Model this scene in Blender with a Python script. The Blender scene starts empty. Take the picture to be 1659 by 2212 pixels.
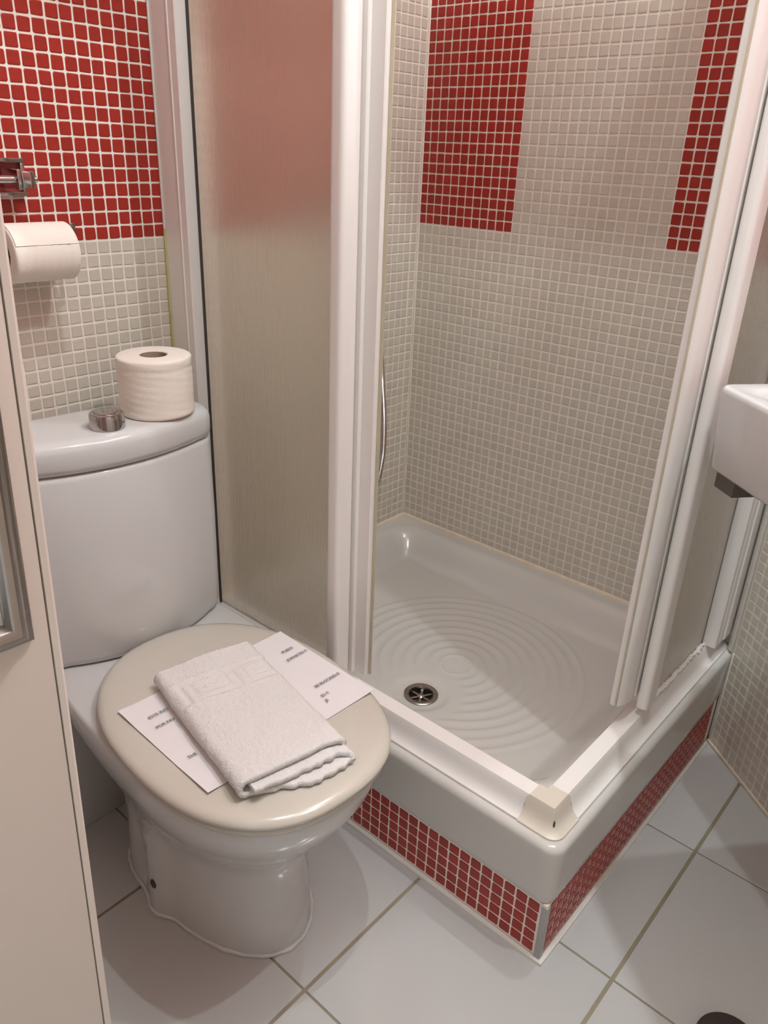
import bpy, bmesh, math, random
from mathutils import Vector, Matrix
random.seed(7)
sc = bpy.context.scene
COL = sc.collection
R = math.radians
W_PX, H_PX = 1659, 2212

# ---------------------------------------------------------------- camera
F = 1681.92
CAM = Vector((1.223, -1.515, 1.133))
RIGHT = Vector((0.748702, 0.661809, 0.038146)); DOWN = Vector((0.303012, -0.290481, -0.907637)); FWD = Vector((-0.589601, 0.691108, -0.41802))
cd = bpy.data.cameras.new('camera'); cam = bpy.data.objects.new('camera', cd); COL.objects.link(cam)
cd.sensor_fit = 'VERTICAL'; cd.sensor_height = 24.0; cd.lens = F / H_PX * 24.0
cd.clip_start = 0.02
m3 = Matrix((RIGHT, -DOWN, -FWD)).transposed()
cam.matrix_world = Matrix.Translation(CAM) @ m3.to_4x4()
sc.camera = cam

# ---------------------------------------------------------------- world, lights, exposure
CEIL = 2.32
w = bpy.data.worlds.new('world'); sc.world = w; w.use_nodes = True
w.node_tree.nodes['Background'].inputs[0].default_value = (0.93, 0.99, 1.0, 1)
w.node_tree.nodes['Background'].inputs[1].default_value = 0.8
LIGHTS = [(0.89, -0.93, 26.0), (1.29, -0.59, 31.0), (0.935, -0.275, 24.0)]
LCOL = (0.895, 0.985, 1.0)
def ceiling_light(x, y, power):
    l = bpy.data.lights.new('spot_lamp', 'POINT'); l.shadow_soft_size = 0.013
    l.energy = power; l.color = LCOL
    o = bpy.data.objects.new('spot_lamp', l); COL.objects.link(o); o.location = (x, y, CEIL - 0.065)
    return o
sc.view_settings.view_transform = 'Standard'; sc.view_settings.look = 'None'
sc.view_settings.gamma = 1.0; sc.view_settings.use_curve_mapping = False
sc.view_settings.exposure = 0.05
sc.cycles.max_bounces = 14; sc.cycles.transmission_bounces = 10; sc.cycles.diffuse_bounces = 6
sc.cycles.glossy_bounces = 5; sc.cycles.sample_clamp_indirect = 4.0

# ---------------------------------------------------------------- helpers
def project(P):
    d = Vector(P) - CAM; z = d.dot(FWD)
    if z < 0.05: return (-1e4, -1e4, z)
    return (W_PX/2 + F*d.dot(RIGHT)/z, H_PX/2 + F*d.dot(DOWN)/z, z)
def me(name, verts, faces, mats, smooth=False, fmat=None):
    m = bpy.data.meshes.new(name); m.from_pydata([tuple(v) for v in verts], [], faces)
    for a in (mats if isinstance(mats, (list, tuple)) else [mats]): m.materials.append(a)
    if fmat: m.polygons.foreach_set('material_index', fmat)
    if smooth: m.shade_smooth()
    m.update(); return m
def link(name, mesh, parent=None, loc=None, rot=None):
    o = bpy.data.objects.new(name, mesh); COL.objects.link(o)
    if loc: o.location = loc
    if rot: o.rotation_euler = rot
    if parent: o.parent = parent
    return o
def tag(o, label=None, cat=None, group=None, kind=None):
    for k, v in (('label', label), ('category', cat), ('group', group), ('kind', kind)):
        if v: o[k] = v
    return o
def empty(name, loc=(0, 0, 0), rz=0.0):
    o = bpy.data.objects.new(name, None); COL.objects.link(o); o.location = loc; o.rotation_euler = (0, 0, rz)
    o.empty_display_size = 0.05; return o
def bm_obj(name, bm, mat, parent=None, smooth=True, angle=40):
    bmesh.ops.recalc_face_normals(bm, faces=bm.faces)
    m = bpy.data.meshes.new(name); bm.to_mesh(m); bm.free()
    for a in (mat if isinstance(mat, (list, tuple)) else [mat]): m.materials.append(a)
    if smooth:
        m.shade_smooth(); m.set_sharp_from_angle(angle=R(angle))
    return link(name, m, parent)
def box_bm(lo, hi, bev=0.0, seg=2, bm=None):
    bm = bm or bmesh.new()
    r = bmesh.ops.create_cube(bm, size=1.0)
    lo, hi = Vector(lo), Vector(hi); c = (lo+hi)/2; s = hi-lo
    for v in r['verts']: v.co = Vector((v.co.x*s.x, v.co.y*s.y, v.co.z*s.z)) + c
    if bev > 0:
        es = list({e for v in r['verts'] for e in v.link_edges})
        bmesh.ops.bevel(bm, geom=es, offset=bev, segments=seg, profile=0.5, affect='EDGES')
    return bm
def box(name, lo, hi, mat, parent=None, bev=0.0, seg=2): return bm_obj(name, box_bm(lo, hi, bev, seg), mat, parent)
def prism(name, poly, z0, z1, mat, parent=None, axis='z', bev=0.0, angle=25):
    """poly extruded along an axis. axis z: poly=(x,y); axis x: poly=(y,z); axis y: poly=(x,z)"""
    bm = bmesh.new()
    def P(a, b, t): return {'z': (a, b, t), 'x': (t, a, b), 'y': (a, t, b)}[axis]
    A = [bm.verts.new(P(a, b, z0)) for a, b in poly]; B = [bm.verts.new(P(a, b, z1)) for a, b in poly]
    n = len(poly); bm.faces.new(A); bm.faces.new(B)
    for i in range(n): bm.faces.new((A[i], A[(i+1) % n], B[(i+1) % n], B[i]))
    if bev > 0:
        bmesh.ops.recalc_face_normals(bm, faces=bm.faces)
        bmesh.ops.bevel(bm, geom=list(bm.edges), offset=bev, segments=2, profile=0.5, affect='EDGES')
    return bm_obj(name, bm, mat, parent, angle=angle)
def loft(rings, cap0=True, cap1=True, close=True):
    bm = bmesh.new(); L = [[bm.verts.new(p) for p in r] for r in rings]; n = len(rings[0])
    for a, b in zip(L, L[1:]):
        for i in range(n if close else n-1):
            bm.faces.new((a[i], a[(i+1) % n], b[(i+1) % n], b[i]))
    if cap0: bm.faces.new(L[0])
    if cap1: bm.faces.new(L[-1])
    return bm
def lathe_bm(prof, seg=48, c=(0, 0, 0), axis='z'):
    rings = []
    for r, h in prof:
        ring = []
        for i in range(seg):
            a = 2*math.pi*i/seg; x, y = r*math.cos(a), r*math.sin(a)
            p = {'z': (x, y, h), 'y': (x, h, y), 'x': (h, x, y)}[axis]
            ring.append((p[0]+c[0], p[1]+c[1], p[2]+c[2]))
        rings.append(ring)
    return loft(rings)
def catmull(P, n):
    out = []
    for i in range(len(P)-1):
        p0, p1, p2, p3 = P[max(i-1, 0)], P[i], P[i+1], P[min(i+2, len(P)-1)]
        for k in range(n):
            t = k/n
            out.append(0.5*((2*p1)+(p2-p0)*t+(2*p0-5*p1+4*p2-p3)*t*t+(3*p1-p0-3*p2+p3)*t**3))
    out.append(P[-1]); return out
def tube_bm(pts, rad, seg=10, cap=True):
    rings = []; up = Vector((0.3, 0.2, 1)).normalized()
    for i, p in enumerate(pts):
        d = (pts[min(i+1, len(pts)-1)] - pts[max(i-1, 0)]).normalized()
        a = d.cross(up)
        a = a.normalized() if a.length > 1e-4 else d.orthogonal().normalized()
        up = a.cross(d).normalized(); r = rad(i) if callable(rad) else rad
        rings.append([tuple(p + a*math.cos(2*math.pi*k/seg)*r + up*math.sin(2*math.pi*k/seg)*r) for k in range(seg)])
    return loft(rings, cap, cap)
def sstep(t): t = max(0.0, min(1.0, t)); return t*t*(3-2*t)

# ---------------------------------------------------------------- materials
def mat(name, col,  rough=0.4, metal=0.0, spec=0.5, coat=0.0, var=0.0, vscale=8.0, bump=0.0, bscale=200.0,
        island=0.0, trans=0.0, ior=1.5, stretch=None, sss=0.0, rvar=0.0, island_b=0.0):
    m = bpy.data.materials.new(name); m.use_nodes = True; nt = m.node_tree; N = nt.nodes; L = nt.links
    b = N['Principled BSDF']; b.inputs['Base Color'].default_value = (*col, 1)
    b.inputs['Roughness'].default_value = rough; b.inputs['Metallic'].default_value = metal
    b.inputs['Specular IOR Level'].default_value = spec; b.inputs['IOR'].default_value = ior
    b.inputs['Coat Weight'].default_value = coat; b.inputs['Coat Roughness'].default_value = 0.06
    b.inputs['Transmission Weight'].default_value = trans
    if sss: b.inputs['Subsurface Weight'].default_value = sss; b.inputs['Subsurface Scale'].default_value = 0.01
    tc = N.new('ShaderNodeTexCoord')
    cur = None
    if var > 0:
        nz = N.new('ShaderNodeTexNoise'); nz.inputs['Scale'].default_value = vscale; nz.inputs['Detail'].default_value = 4
        L.new(tc.outputs['Object'], nz.inputs['Vector'])
        mp = N.new('ShaderNodeMapRange'); mp.inputs[3].default_value = 1-var; mp.inputs[4].default_value = 1+var
        L.new(nz.outputs['Fac'], mp.inputs[0])
        cur = mp.outputs[0]
    if island > 0:
        g = N.new('ShaderNodeNewGeometry'); oi = N.new('ShaderNodeObjectInfo')
        ad = N.new('ShaderNodeMath'); ad.operation = 'ADD'; fr = N.new('ShaderNodeMath'); fr.operation = 'FRACT'
        L.new(g.outputs['Random Per Island'], ad.inputs[0]); L.new(oi.outputs['Random'], ad.inputs[1]); L.new(ad.outputs[0], fr.inputs[0])
        mp2 = N.new('ShaderNodeMapRange'); mp2.inputs[3].default_value = 1-island; mp2.inputs[4].default_value = 1+island
        L.new(fr.outputs[0], mp2.inputs[0])
        if cur:
            mu = N.new('ShaderNodeMath'); mu.operation = 'MULTIPLY'; L.new(cur, mu.inputs[0]); L.new(mp2.outputs[0], mu.inputs[1]); cur = mu.outputs[0]
        else: cur = mp2.outputs[0]
    if cur:
        vm = N.new('ShaderNodeVectorMath'); vm.operation = 'SCALE'; vm.inputs[0].default_value = col
        L.new(cur, vm.inputs['Scale']); L.new(vm.outputs[0], b.inputs['Base Color'])
    if bump > 0:
        nb = N.new('ShaderNodeTexNoise'); nb.inputs['Scale'].default_value = bscale; nb.inputs['Detail'].default_value = 3
        if stretch:
            mpg = N.new('ShaderNodeMapping'); mpg.inputs['Scale'].default_value = stretch
            L.new(tc.outputs['Object'], mpg.inputs['Vector']); L.new(mpg.outputs[0], nb.inputs['Vector'])
        else: L.new(tc.outputs['Object'], nb.inputs['Vector'])
        bp = N.new('ShaderNodeBump'); bp.inputs['Strength'].default_value = bump; bp.inputs['Distance'].default_value = 0.002
        L.new(nb.outputs['Fac'], bp.inputs['Height']); L.new(bp.outputs[0], b.inputs['Normal'])
    return m
M_RED = mat('red_glass_mosaic', (0.31, 0.024, 0.016), 0.32, island=0.07, var=0.10, vscale=90, spec=0.4)
M_BEI = mat('pale_grey_mosaic', (0.575, 0.525, 0.455), 0.28, island=0.035, var=0.05, vscale=90)
M_GROUT = mat('wall_grout', (0.84, 0.775, 0.69), 0.8, var=0.06, vscale=30, bump=0.2, bscale=300)
M_FLOOR = mat('white_floor_tile', (0.475, 0.468, 0.46), 0.12, var=0.03, vscale=3, island=0.02)
M_FGROUT = mat('floor_grout', (0.26, 0.22, 0.15), 0.85, var=0.25, vscale=14, bump=0.3, bscale=200)
M_CER = mat('white_ceramic', (0.58, 0.575, 0.57), 0.09, coat=0.3)
M_SEAT = mat('ivory_seat_plastic', (0.53, 0.50, 0.44), 0.16, coat=0.2)
M_TRAY = mat('shower_tray_acrylic', (0.56, 0.545, 0.515), 0.13, coat=0.2)
M_ALU = mat('white_lacquered_profile', (0.82, 0.785, 0.76), 0.28)
M_CAP = mat('cream_corner_cap', (0.64, 0.58, 0.50), 0.4)
M_CAULK = mat('cream_silicone', (0.66, 0.57, 0.46), 0.5, var=0.15, vscale=60)
M_WCAULK = mat('white_silicone', (0.72, 0.68, 0.64), 0.4, var=0.08, vscale=60)
M_YCAULK = mat('yellowed_silicone', (0.45, 0.40, 0.16), 0.5, var=0.2, vscale=60)
M_DARK = mat('dark_rubber', (0.05, 0.04, 0.035), 0.6)
M_STRIP = mat('grey_corner_strip', (0.36, 0.35, 0.34), 0.4)
M_CHR = mat('chrome', (0.50, 0.47, 0.47), 0.08, metal=1.0)
M_STEEL = mat('brushed_steel', (0.36, 0.32, 0.29), 0.28, metal=1.0, var=0.1, vscale=40)
M_STEELD = mat('dark_steel', (0.13, 0.11, 0.095), 0.35, metal=0.6)
M_PAPER = mat('toilet_paper', (0.84, 0.78, 0.71), 0.95, spec=0.1, bump=0.25, bscale=500)
M_CARD = mat('cardboard_core', (0.36, 0.27, 0.20), 0.9)
M_SHEET = mat('printer_paper', (0.74, 0.71, 0.72), 0.7, spec=0.2)
M_INK = mat('black_ink', (0.03, 0.028, 0.03), 0.8)
M_TOWEL = mat('white_terry', (0.74, 0.715, 0.705), 0.95, spec=0.1, bump=1.0, bscale=480)
M_DOOR = mat('painted_door', (0.66, 0.60, 0.54), 0.38, var=0.02, vscale=2)
M_MIRROR = mat('mirror', (0.8, 0.82, 0.81), 0.03, metal=1.0)
M_PLAS = mat('ceiling_plaster', (0.78, 0.75, 0.72), 0.9)
M_BIN = mat('dark_brown_plastic', (0.035, 0.024, 0.022), 0.35)
M_GLASS = mat('frosted_panel', (0.97, 0.94, 0.88), 0.27, trans=1.0, ior=1.42, bump=0.2, bscale=1.0, stretch=(480, 480, 26))
def haze(m, col, fac):
    nt = m.node_tree; N = nt.nodes; L = nt.links; b = N['Principled BSDF']; out = N['Material Output']
    t = N.new('ShaderNodeBsdfTranslucent'); t.inputs[0].default_value = (*col, 1)
    mx = N.new('ShaderNodeMixShader'); mx.inputs[0].default_value = fac
    L.new(b.outputs[0], mx.inputs[1]); L.new(t.outputs[0], mx.inputs[2]); L.new(mx.outputs[0], out.inputs['Surface'])
haze(M_GLASS, (0.95, 0.93, 0.89), 0.05)
M_SEAL = mat('clear_door_seal', (0.78, 0.72, 0.56), 0.3, trans=0.5)
def emis(name, col, s):
    m = bpy.data.materials.new(name); m.use_nodes = True; b = m.node_tree.nodes['Principled BSDF']
    b.inputs['Emission Color'].default_value = (*col, 1); b.inputs['Emission Strength'].default_value = s; return m
M_LAMP = emis('lamp_glow', LCOL, 4.0)

# ---------------------------------------------------------------- room shell
S = 0.0215                    # mosaic pitch
Z0 = 45.957*S                 # height of the red block's lower edge
W0 = Vector((0.901, -0.020)); TH = R(39.0)
CU = Vector((math.cos(TH), -math.sin(TH))); CN = Vector((-math.sin(TH), -math.cos(TH)))
CLEN = 1.45; CEND = W0 + CU*CLEN
YL = -2.25; XF = 2.35
T = 0.06
def plate(name, P0, u, length, z0, z1, n, m, thick=T):
    """vertical slab: front face through P0 along u, thickness away from the room (against n)"""
    u = Vector(u); n = Vector(n); P0 = Vector(P0); P1 = P0+u*length; Q0 = P0-n*thick; Q1 = P1-n*thick
    v = [(P0.x, P0.y, z0), (P1.x, P1.y, z0), (Q1.x, Q1.y, z0), (Q0.x, Q0.y, z0),
         (P0.x, P0.y, z1), (P1.x, P1.y, z1), (Q1.x, Q1.y, z1), (Q0.x, Q0.y, z1)]
    f = [(0, 1, 5, 4), (1, 2, 6, 5), (2, 3, 7, 6), (3, 0, 4, 7), (4, 5, 6, 7), (0, 3, 2, 1)]
    o = link(name, me(name, v, f, m)); tag(o, kind='structure'); return o
wallA = plate('wall_left', (0, 0.06), (0, -1), -YL+0.06, 0, CEIL, (1, 0), M_GROUT)
wallB = plate('wall_back', (0.0, 0), (1, 0), 0.96, 0, CEIL, (0, -1), M_GROUT)
wallC = plate('wall_right', W0, CU, CLEN, 0, CEIL, CN, M_GROUT)
tag(wallA, label='wall behind the toilet in red and pale mosaic'); tag(wallB, label='mosaic wall of the shower with two red bands')
tag(wallC, label='angled pale mosaic wall under the washbasin')
floor = link('floor', me('floor', [(-.06, YL, -.05), (XF, YL, -.05), (XF, .06, -.05), (-.06, .06, -.05), (-.06, YL, -.002), (XF, YL, -.002), (XF, .06, -.002), (-.06, .06, -.002)],
     [(0, 3, 2, 1), (4, 5, 6, 7), (0, 1, 5, 4), (1, 2, 6, 5), (2, 3, 7, 6), (3, 0, 4, 7)], M_FGROUT)); tag(floor, kind='structure')
ceil = link('ceiling', me('ceiling', [(-.06, YL, CEIL), (XF, YL, CEIL), (XF, .06, CEIL), (-.06, .06, CEIL), (-.06, YL, CEIL+.05), (XF, YL, CEIL+.05), (XF, .06, CEIL+.05), (-.06, .06, CEIL+.05)],
     [(0, 3, 2, 1), (4, 5, 6, 7), (0, 1, 5, 4), (1, 2, 6, 5), (2, 3, 7, 6), (3, 0, 4, 7)], M_PLAS)); tag(ceil, kind='structure')
# the sides behind the camera: the doorway stays open towards the next room
wf = plate('wall_front', (XF, 0.06), (0, -1), 0.06 - YL, 0, CEIL, (-1, 0), M_DOOR)
bmW = box_bm((0.0, YL-T, 0), (0.85, YL, CEIL)); box_bm((1.70, YL-T, 0), (XF, YL, CEIL), bm=bmW); box_bm((0.85, YL-T, 2.05), (1.70, YL, CEIL), bm=bmW)
tag(bm_obj('wall_near', bmW, M_DOOR, smooth=False), kind='structure')

# ---------------------------------------------------------------- mosaic
def tile_verts(s, h, rnd, chip=0.0):
    """one pressed glass tile: wavy outline, rounded shoulder; local x,z in the wall plane, y outwards"""
    a = s/2; out = []
    c = [0.0009 + rnd.random()*0.0009 + (chip*rnd.random() if rnd.random() < .4 else 0) for _ in range(4)]
    j = lambda: (rnd.random()-.5)*0.0006
    for k, (sx, sy) in enumerate(((1, 1), (-1, 1), (-1, -1), (1, -1))):
        p1 = (sx*(a) + j(), sy*(a-c[k]) + j()); p2 = (sx*(a-c[k]) + j(), sy*a + j())
        out += [p1, p2] if sx*sy > 0 else [p2, p1]
    ins = 0.0011
    low = [(x, 0.0, z) for x, z in out]; mid = [(x*0.985, h*0.6, z*0.985) for x, z in out]
    top = [(x*(1-ins/a), h, z*(1-ins/a)) for x, z in out]
    v = low + mid + top; f = []
    for r in (0, 8):
        for i in range(8): f.append((r+i, r+(i+1) % 8, r+8+(i+1) % 8, r+8+i))
    f.append(tuple(range(16, 24))); return v, f
TSIZE, TH_ = 0.0186, 0.0012
rnd = random.Random(11)
VAR = {}
for nm, m in (('red', M_RED), ('pale', M_BEI)):
    VAR[nm] = []
    for k in range(10):
        v, f = tile_verts(TSIZE, TH_, rnd, 0.0016 if k < 3 else 0.0)
        VAR[nm].append((v, f, me('mosaic_tile', v, f, m)))
def mosaic(parent, cells, frame, visible, cap=300, narrow=None):
    """cells: list of (u, z, kind, width factor); frame(u,z)->(point, xaxis, normal)"""
    scored = []
    for c in cells:
        P, ux, n = frame(c[0], c[1]); q = project(P)
        if n.dot(CAM-P) <= 0: scored.append((0, c, P, ux, n)); continue
        q2 = project(P + ux*TSIZE); q3 = project(P + Vector((0, 0, TSIZE)))
        A = abs((q2[0]-q[0])*(q3[1]-q[1])-(q2[1]-q[1])*(q3[0]-q[0]))
        ok = -12 < q[0] < W_PX+12 and -12 < q[1] < H_PX+12 and visible(q[0], q[1], P)
        scored.append((A if ok else 0, c, P, ux, n))
    scored.sort(key=lambda t: -t[0])
    rest_v, rest_f, rest_m = [], [], []
    for k, (A, c, P, ux, n) in enumerate(scored):
        v, f, m = rnd.choice(VAR[c[2]]); wf_ = c[3]
        jit = (rnd.random()-.5)*0.0005; jz = (rnd.random()-.5)*0.0005; rot = (rnd.random()-.5)*0.022
        tilt = (rnd.random()-.5)*0.02; tilt2 = (rnd.random()-.5)*0.02
        X = ux; Y = n; Z = Vector((0, 0, 1))
        X2 = (X*math.cos(rot)+Z*math.sin(rot)); Z2 = (Z*math.cos(rot)-X*math.sin(rot))
        Y2 = (Y + X*tilt + Z*tilt2).normalized(); mir = 1 if X2.cross(Y2).dot(Z2) > 0 else -1
        O = P + X*jit + Z*jz
        if A > 0 and k < cap:
            o = bpy.data.objects.new('mosaic_tile', m); COL.objects.link(o)
            mw = Matrix(((X2.x*mir*wf_, Y2.x, Z2.x, O.x), (X2.y*mir*wf_, Y2.y, Z2.y, O.y), (X2.z*mir*wf_, Y2.z, Z2.z, O.z), (0, 0, 0, 1)))
            o.parent = parent; o.matrix_basis = mw if parent.matrix_basis == Matrix() else parent.matrix_basis.inverted() @ mw
        else:
            b = len(rest_v)
            rest_v += [tuple(O + X2*(mir*wf_*a) + Y2*b_ + Z2*c_) for a, b_, c_ in v]
            rest_f += [tuple(i+b for i in (fc if mir > 0 else fc)) for fc in f]; rest_m += [0 if c[2] == 'red' else 1]*len(f)
    if rest_v:
        o = link('mosaic_field', me('mosaic_field', rest_v, rest_f, [M_RED, M_BEI], fmat=rest_m), parent); tag(o, kind='stuff')
rows = range(-46, 62)
def zc(r): return Z0 + (r+0.5)*S
# wall A: u = -y ; joint lines at (1.33+k)*S
cA = []
for k in range(-1, 103):
    u0 = (1.3356+k)*S
    width = 1.0
    if k == -1: continue
    u = u0 + S/2
    if u > -YL-0.02: continue
    for r in rows:
        z = zc(r)
        if z < 0.012 or z > CEIL-0.01: continue
        if u < 0.715 and z < 0.225: continue
        if 0.715 < u < 1.62 and z < 0.355: continue
        red = r >= 0 and (4 <= k < 26 or u > 0.66)
        cA.append((u, z, 'red' if red else 'pale', width))
for r in rows:
    if zc(r) > .23 and zc(r) < CEIL-.01: cA.append((0.0160, zc(r), 'pale', 1.0))
frA = lambda u, z: (Vector((0, -u, z)), Vector((0, 1, 0)), Vector((1, 0, 0)))
def visA(px, py, P):
    y = P.y
    if -0.18 < y: return True
    return y < -0.70 and P.z > 0.69 and px > (py-540)*0.14
mosaic(wallA, cA, frA, visA)
cB = []
for k in range(0, 42):
    u = (k+0.5)*S
    if u > .90: continue
    for r in rows:
        z = zc(r)
        if z < 0.225 or z > CEIL-.01: continue
        cB.append((u, z, 'red' if r >= 0 and (k < 12 or k >= 28) else 'pale', 1.0))
frB = lambda u, z: (Vector((u, 0, z)), Vector((1, 0, 0)), Vector((0, -1, 0)))
mosaic(wallB, cB, frB, lambda px, py, P: px < 1620-(275/1510)*py and P.z > 0.23)
cC = []
for k in range(0, 66):
    u = 0.010 + (k+0.5)*S
    if u > CLEN-.01: continue
    for r in rows:
        z = zc(r)
        if z < 0.008 or z > CEIL-.01: continue
        cC.append((u, z, 'red' if r >= 0 else 'pale', 1.0))
frC = lambda u, z: (Vector((*(W0+CU*u), z)), Vector((*CU, 0)), Vector((*CN, 0)))
mosaic(wallC, cC, frC, lambda px, py, P: px > 1500 and P.z < 0.72)

cc = bm_obj('corner_grout', box_bm((0.0, -0.0042, 0.236), (0.0048, 0.0, CEIL-.002), 0.0012), M_GROUT, wallB)

# ---------------------------------------------------------------- floor tiles
FS = 15.398*S; FX0 = 46.447*S; FY0 = -15.708*S; G = 0.0035
nf = 0
for i in range(-4, 5):
    for j in range(-7, 3):
        x0, x1 = FX0+i*FS+.0028, FX0+(i+1)*FS-.0028; y0, y1 = FY0+j*FS+G/2, FY0+(j+1)*FS-G/2
        x0, x1 = max(x0, 0.002), min(x1, XF-.002); y0, y1 = max(y0, YL+.002), min(y1, -0.002)
        if x1-x0 < .02 or y1-y0 < .02: continue
        poly = [Vector((x0, y0)), Vector((x1, y0)), Vector((x1, y1)), Vector((x0, y1))]
        # clip by the angled wall: keep (P-W0).CN >= 0.004
        def clip(poly, fn):
            out = []
            for a, b in zip(poly, poly[1:]+poly[:1]):
                da, db = fn(a), fn(b)
                if da >= 0: out.append(a)
                if da*db < 0: out.append(a + (b-a)*(da/(da-db)))
            return out
        poly = clip(poly, lambda P: (P-W0).dot(CN)-0.003 if P.x > .5 else 1.0)
        if len(poly) < 3: continue
        n = len(poly); c = sum(poly, Vector((0, 0)))/n; dz = (rnd.random()-.5)*0.0004; e = 0.0008
        ins = [p + (c-p).normalized()*e*1.4 for p in poly]
        v = [(p.x, p.y, -.002) for p in poly] + [(p.x, p.y, -e+dz) for p in poly] + [(p.x, p.y, dz) for p in ins]
        f = [tuple(range(2*n, 3*n))]
        for r_ in (0, n):
            for q in range(n): f.append((r_+q, r_+(q+1) % n, r_+n+(q+1) % n, r_+n+q))
        link('floor_tile', me('floor_tile', v, f, M_FLOOR), floor)
# white boxed ledge behind the toilet
tr = box('trim_1', (0.0, -1.70, 0.0), (0.157, -0.74, 0.345), M_CER, bev=0.003); tag(tr, kind='structure', label='white boxed ledge at the foot of the toilet wall')
# pale skirting bead where the angled wall meets the floor
bd = plate('baseboard_right', W0+CN*0.006+CU*0.004, CU, CLEN-.02, 0, 0.007, CN, M_CAULK, 0.006)

# ---------------------------------------------------------------- shower plinth (mosaic skirt)
PX, PY = 0.8987, -0.7205
plinth = prism('shower_plinth', [(0.004, PY), (PX, PY), (PX, -0.022), (0.86, -0.004), (0.004, -0.004)], 0.0, 0.119, M_GROUT)
tag(plinth, 'red mosaic plinth carrying the white shower tray', 'plinth')
cP = []
def frP(u, z):
    if u < 10: return (Vector((PX-u, PY, z)), Vector((1, 0, 0)), Vector((0, -1, 0)))
    return (Vector((PX, PY+(u-10), z)), Vector((0, 1, 0)), Vector((1, 0, 0)))
M_REDP = M_RED
for k in range(41):
    for r in range(5): cP.append((0.011+(k+.5)*S, 0.0095+(r+.5)*S, 'red', 1.0))
for k in range(31):
    for r in range(5): cP.append((10.011+(k+.5)*S, 0.0095+(r+.5)*S, 'red', 1.0))
mosaic(plinth, cP, frP, lambda px, py, P: (P.x > .5))
box('corner_strip', (PX-0.0085, PY-0.0022, 0.0), (PX+0.0025, PY+0.0085, 0.117), M_STRIP, plinth, bev=0.0012)
bm = bmesh.new()
prism('base_silicone', [(0.5, PY-0.001), (PX+0.001, PY-0.001), (PX+0.001, -0.03), (PX+0.007, -0.035), (PX+0.009, PY-0.007), (PX-0.05, PY-0.009), (0.02, PY-0.009), (0.02, PY-0.001)], 0.0, 0.006, M_WCAULK, plinth)
bm.free()

# ---------------------------------------------------------------- shower tray
TXR, TYF, ZR, ZB = 0.9045, -0.7275, 0.234, 0.120
CR = 0.026
RC = Vector((0.474, -0.385)); DR = Vector((0.479, -0.507))
def rdist(x, y, x0, x1, y0, y1, r):
    cx = min(max(x, x0+r), x1-r); cy = min(max(y, y0+r), y1-r)
    dx, dy = x-cx, y-cy
    if dx == 0 and dy == 0: return min(x-x0, x1-x, y-y0, y1-y)
    return r - math.hypot(dx, dy)
def tray_z(x, y):
    d = rdist(x, y, 0.030, 0.838, -0.652, -0.030, 0.085)
    z = ZR
    t = sstep(d/0.085); z -= 0.058*t
    dd = math.hypot(x-DR.x, y-DR.y)
    if d > 0: z -= 0.008*max(0, 1-dd/0.5)*t
    z -= 0.005*sstep((0.062-dd)/0.02) if dd < 0.062 else 0
    rr = math.hypot(x-RC.x, y-RC.y)
    if 0.03 < rr < 0.268 and d > 0.045:
        mask = sstep((d-0.045)/0.02)*sstep((dd-0.075)/0.025)*sstep((0.268-rr)/0.006)
        ph = (rr-0.030)/0.0255; s_ = 0.5+0.5*math.cos(2*math.pi*ph)
        z += 0.0024*mask*(s_**1.5)
    return z
def axis(a0, a1, step, side):
    L = []; n = int((a1-a0)/step)
    L = [a0+(a1-a0)*i/n for i in range(n+1)]
    for e in (0.0007, 0.0018, 0.0032, 0.005, 0.0075, 0.011):
        L.append(a1-e if side > 0 else a0+e)
    return sorted(set(L))
xs = axis(0.0025, TXR, 0.0034, 1); ys = axis(TYF, -0.0025, 0.0034, -1)
RE = 0.012
V = []; idx = {}
for i, x in enumerate(xs):
    for j, y in enumerate(ys):
        X, Y = x, y; e = min(TXR-x, y-TYF)
        cx, cy = TXR-CR, TYF+CR
        if x > cx and y < cy:
            a, b = (x-cx)/CR, (cy-y)/CR; m_ = max(a, b); l = math.hypot(a, b)
            a, b = a*m_/l, b*m_/l; X, Y = cx+a*CR, cy-b*CR; e = CR*(1-math.hypot(a, b))
        z = tray_z(X, Y)
        if e < RE: z = ZR - RE + math.sqrt(max(0, RE*RE-(RE-max(e, 0))**2))
        idx[i, j] = len(V); V.append((X, Y, z))
Fc = [(idx[i, j], idx[i+1, j], idx[i+1, j+1], idx[i, j+1]) for i in range(len(xs)-1) for j in range(len(ys)-1) if math.hypot(xs[i]+.0017-DR.x, ys[j]+.0017-DR.y) > 0.0285]
edge = [(i, 0) for i in range(len(xs))] + [(len(xs)-1, j) for j in range(1, len(ys))]
prev = [idx[k] for k in edge]
for q, zz in enumerate((0.205, 0.17, 0.135, ZB+0.003, ZB)):
    k_ = (zz-ZB)/(ZR-ZB); off = 0.003*(1-k_) + (0.003 if zz == ZB else 0); cur = []
    for k in edge:
        X, Y, _ = V[idx[k]]
        nx = 1.0 if X > TXR-CR else 0.0; ny = -1.0 if Y < TYF+CR else 0.0
        if nx and ny:
            vx, vy = X-(TXR-CR), Y-(TYF+CR); l = math.hypot(vx, vy) or 1; nx, ny = vx/l, vy/l
        cur.append(len(V)); V.append((X-nx*off, Y-ny*off, zz))
    Fc += [(prev[i], cur[i], cur[i+1], prev[i+1]) for i in range(len(edge)-1)]; prev = cur
tray = link('shower_tray', me('shower_tray', V, Fc, M_TRAY, smooth=True))
tray.data.set_sharp_from_angle(angle=R(50))
tag(tray, 'white shower tray with concentric anti slip rings and round drain', 'shower tray')
ZD = tray_z(DR.x, DR.y)
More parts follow.
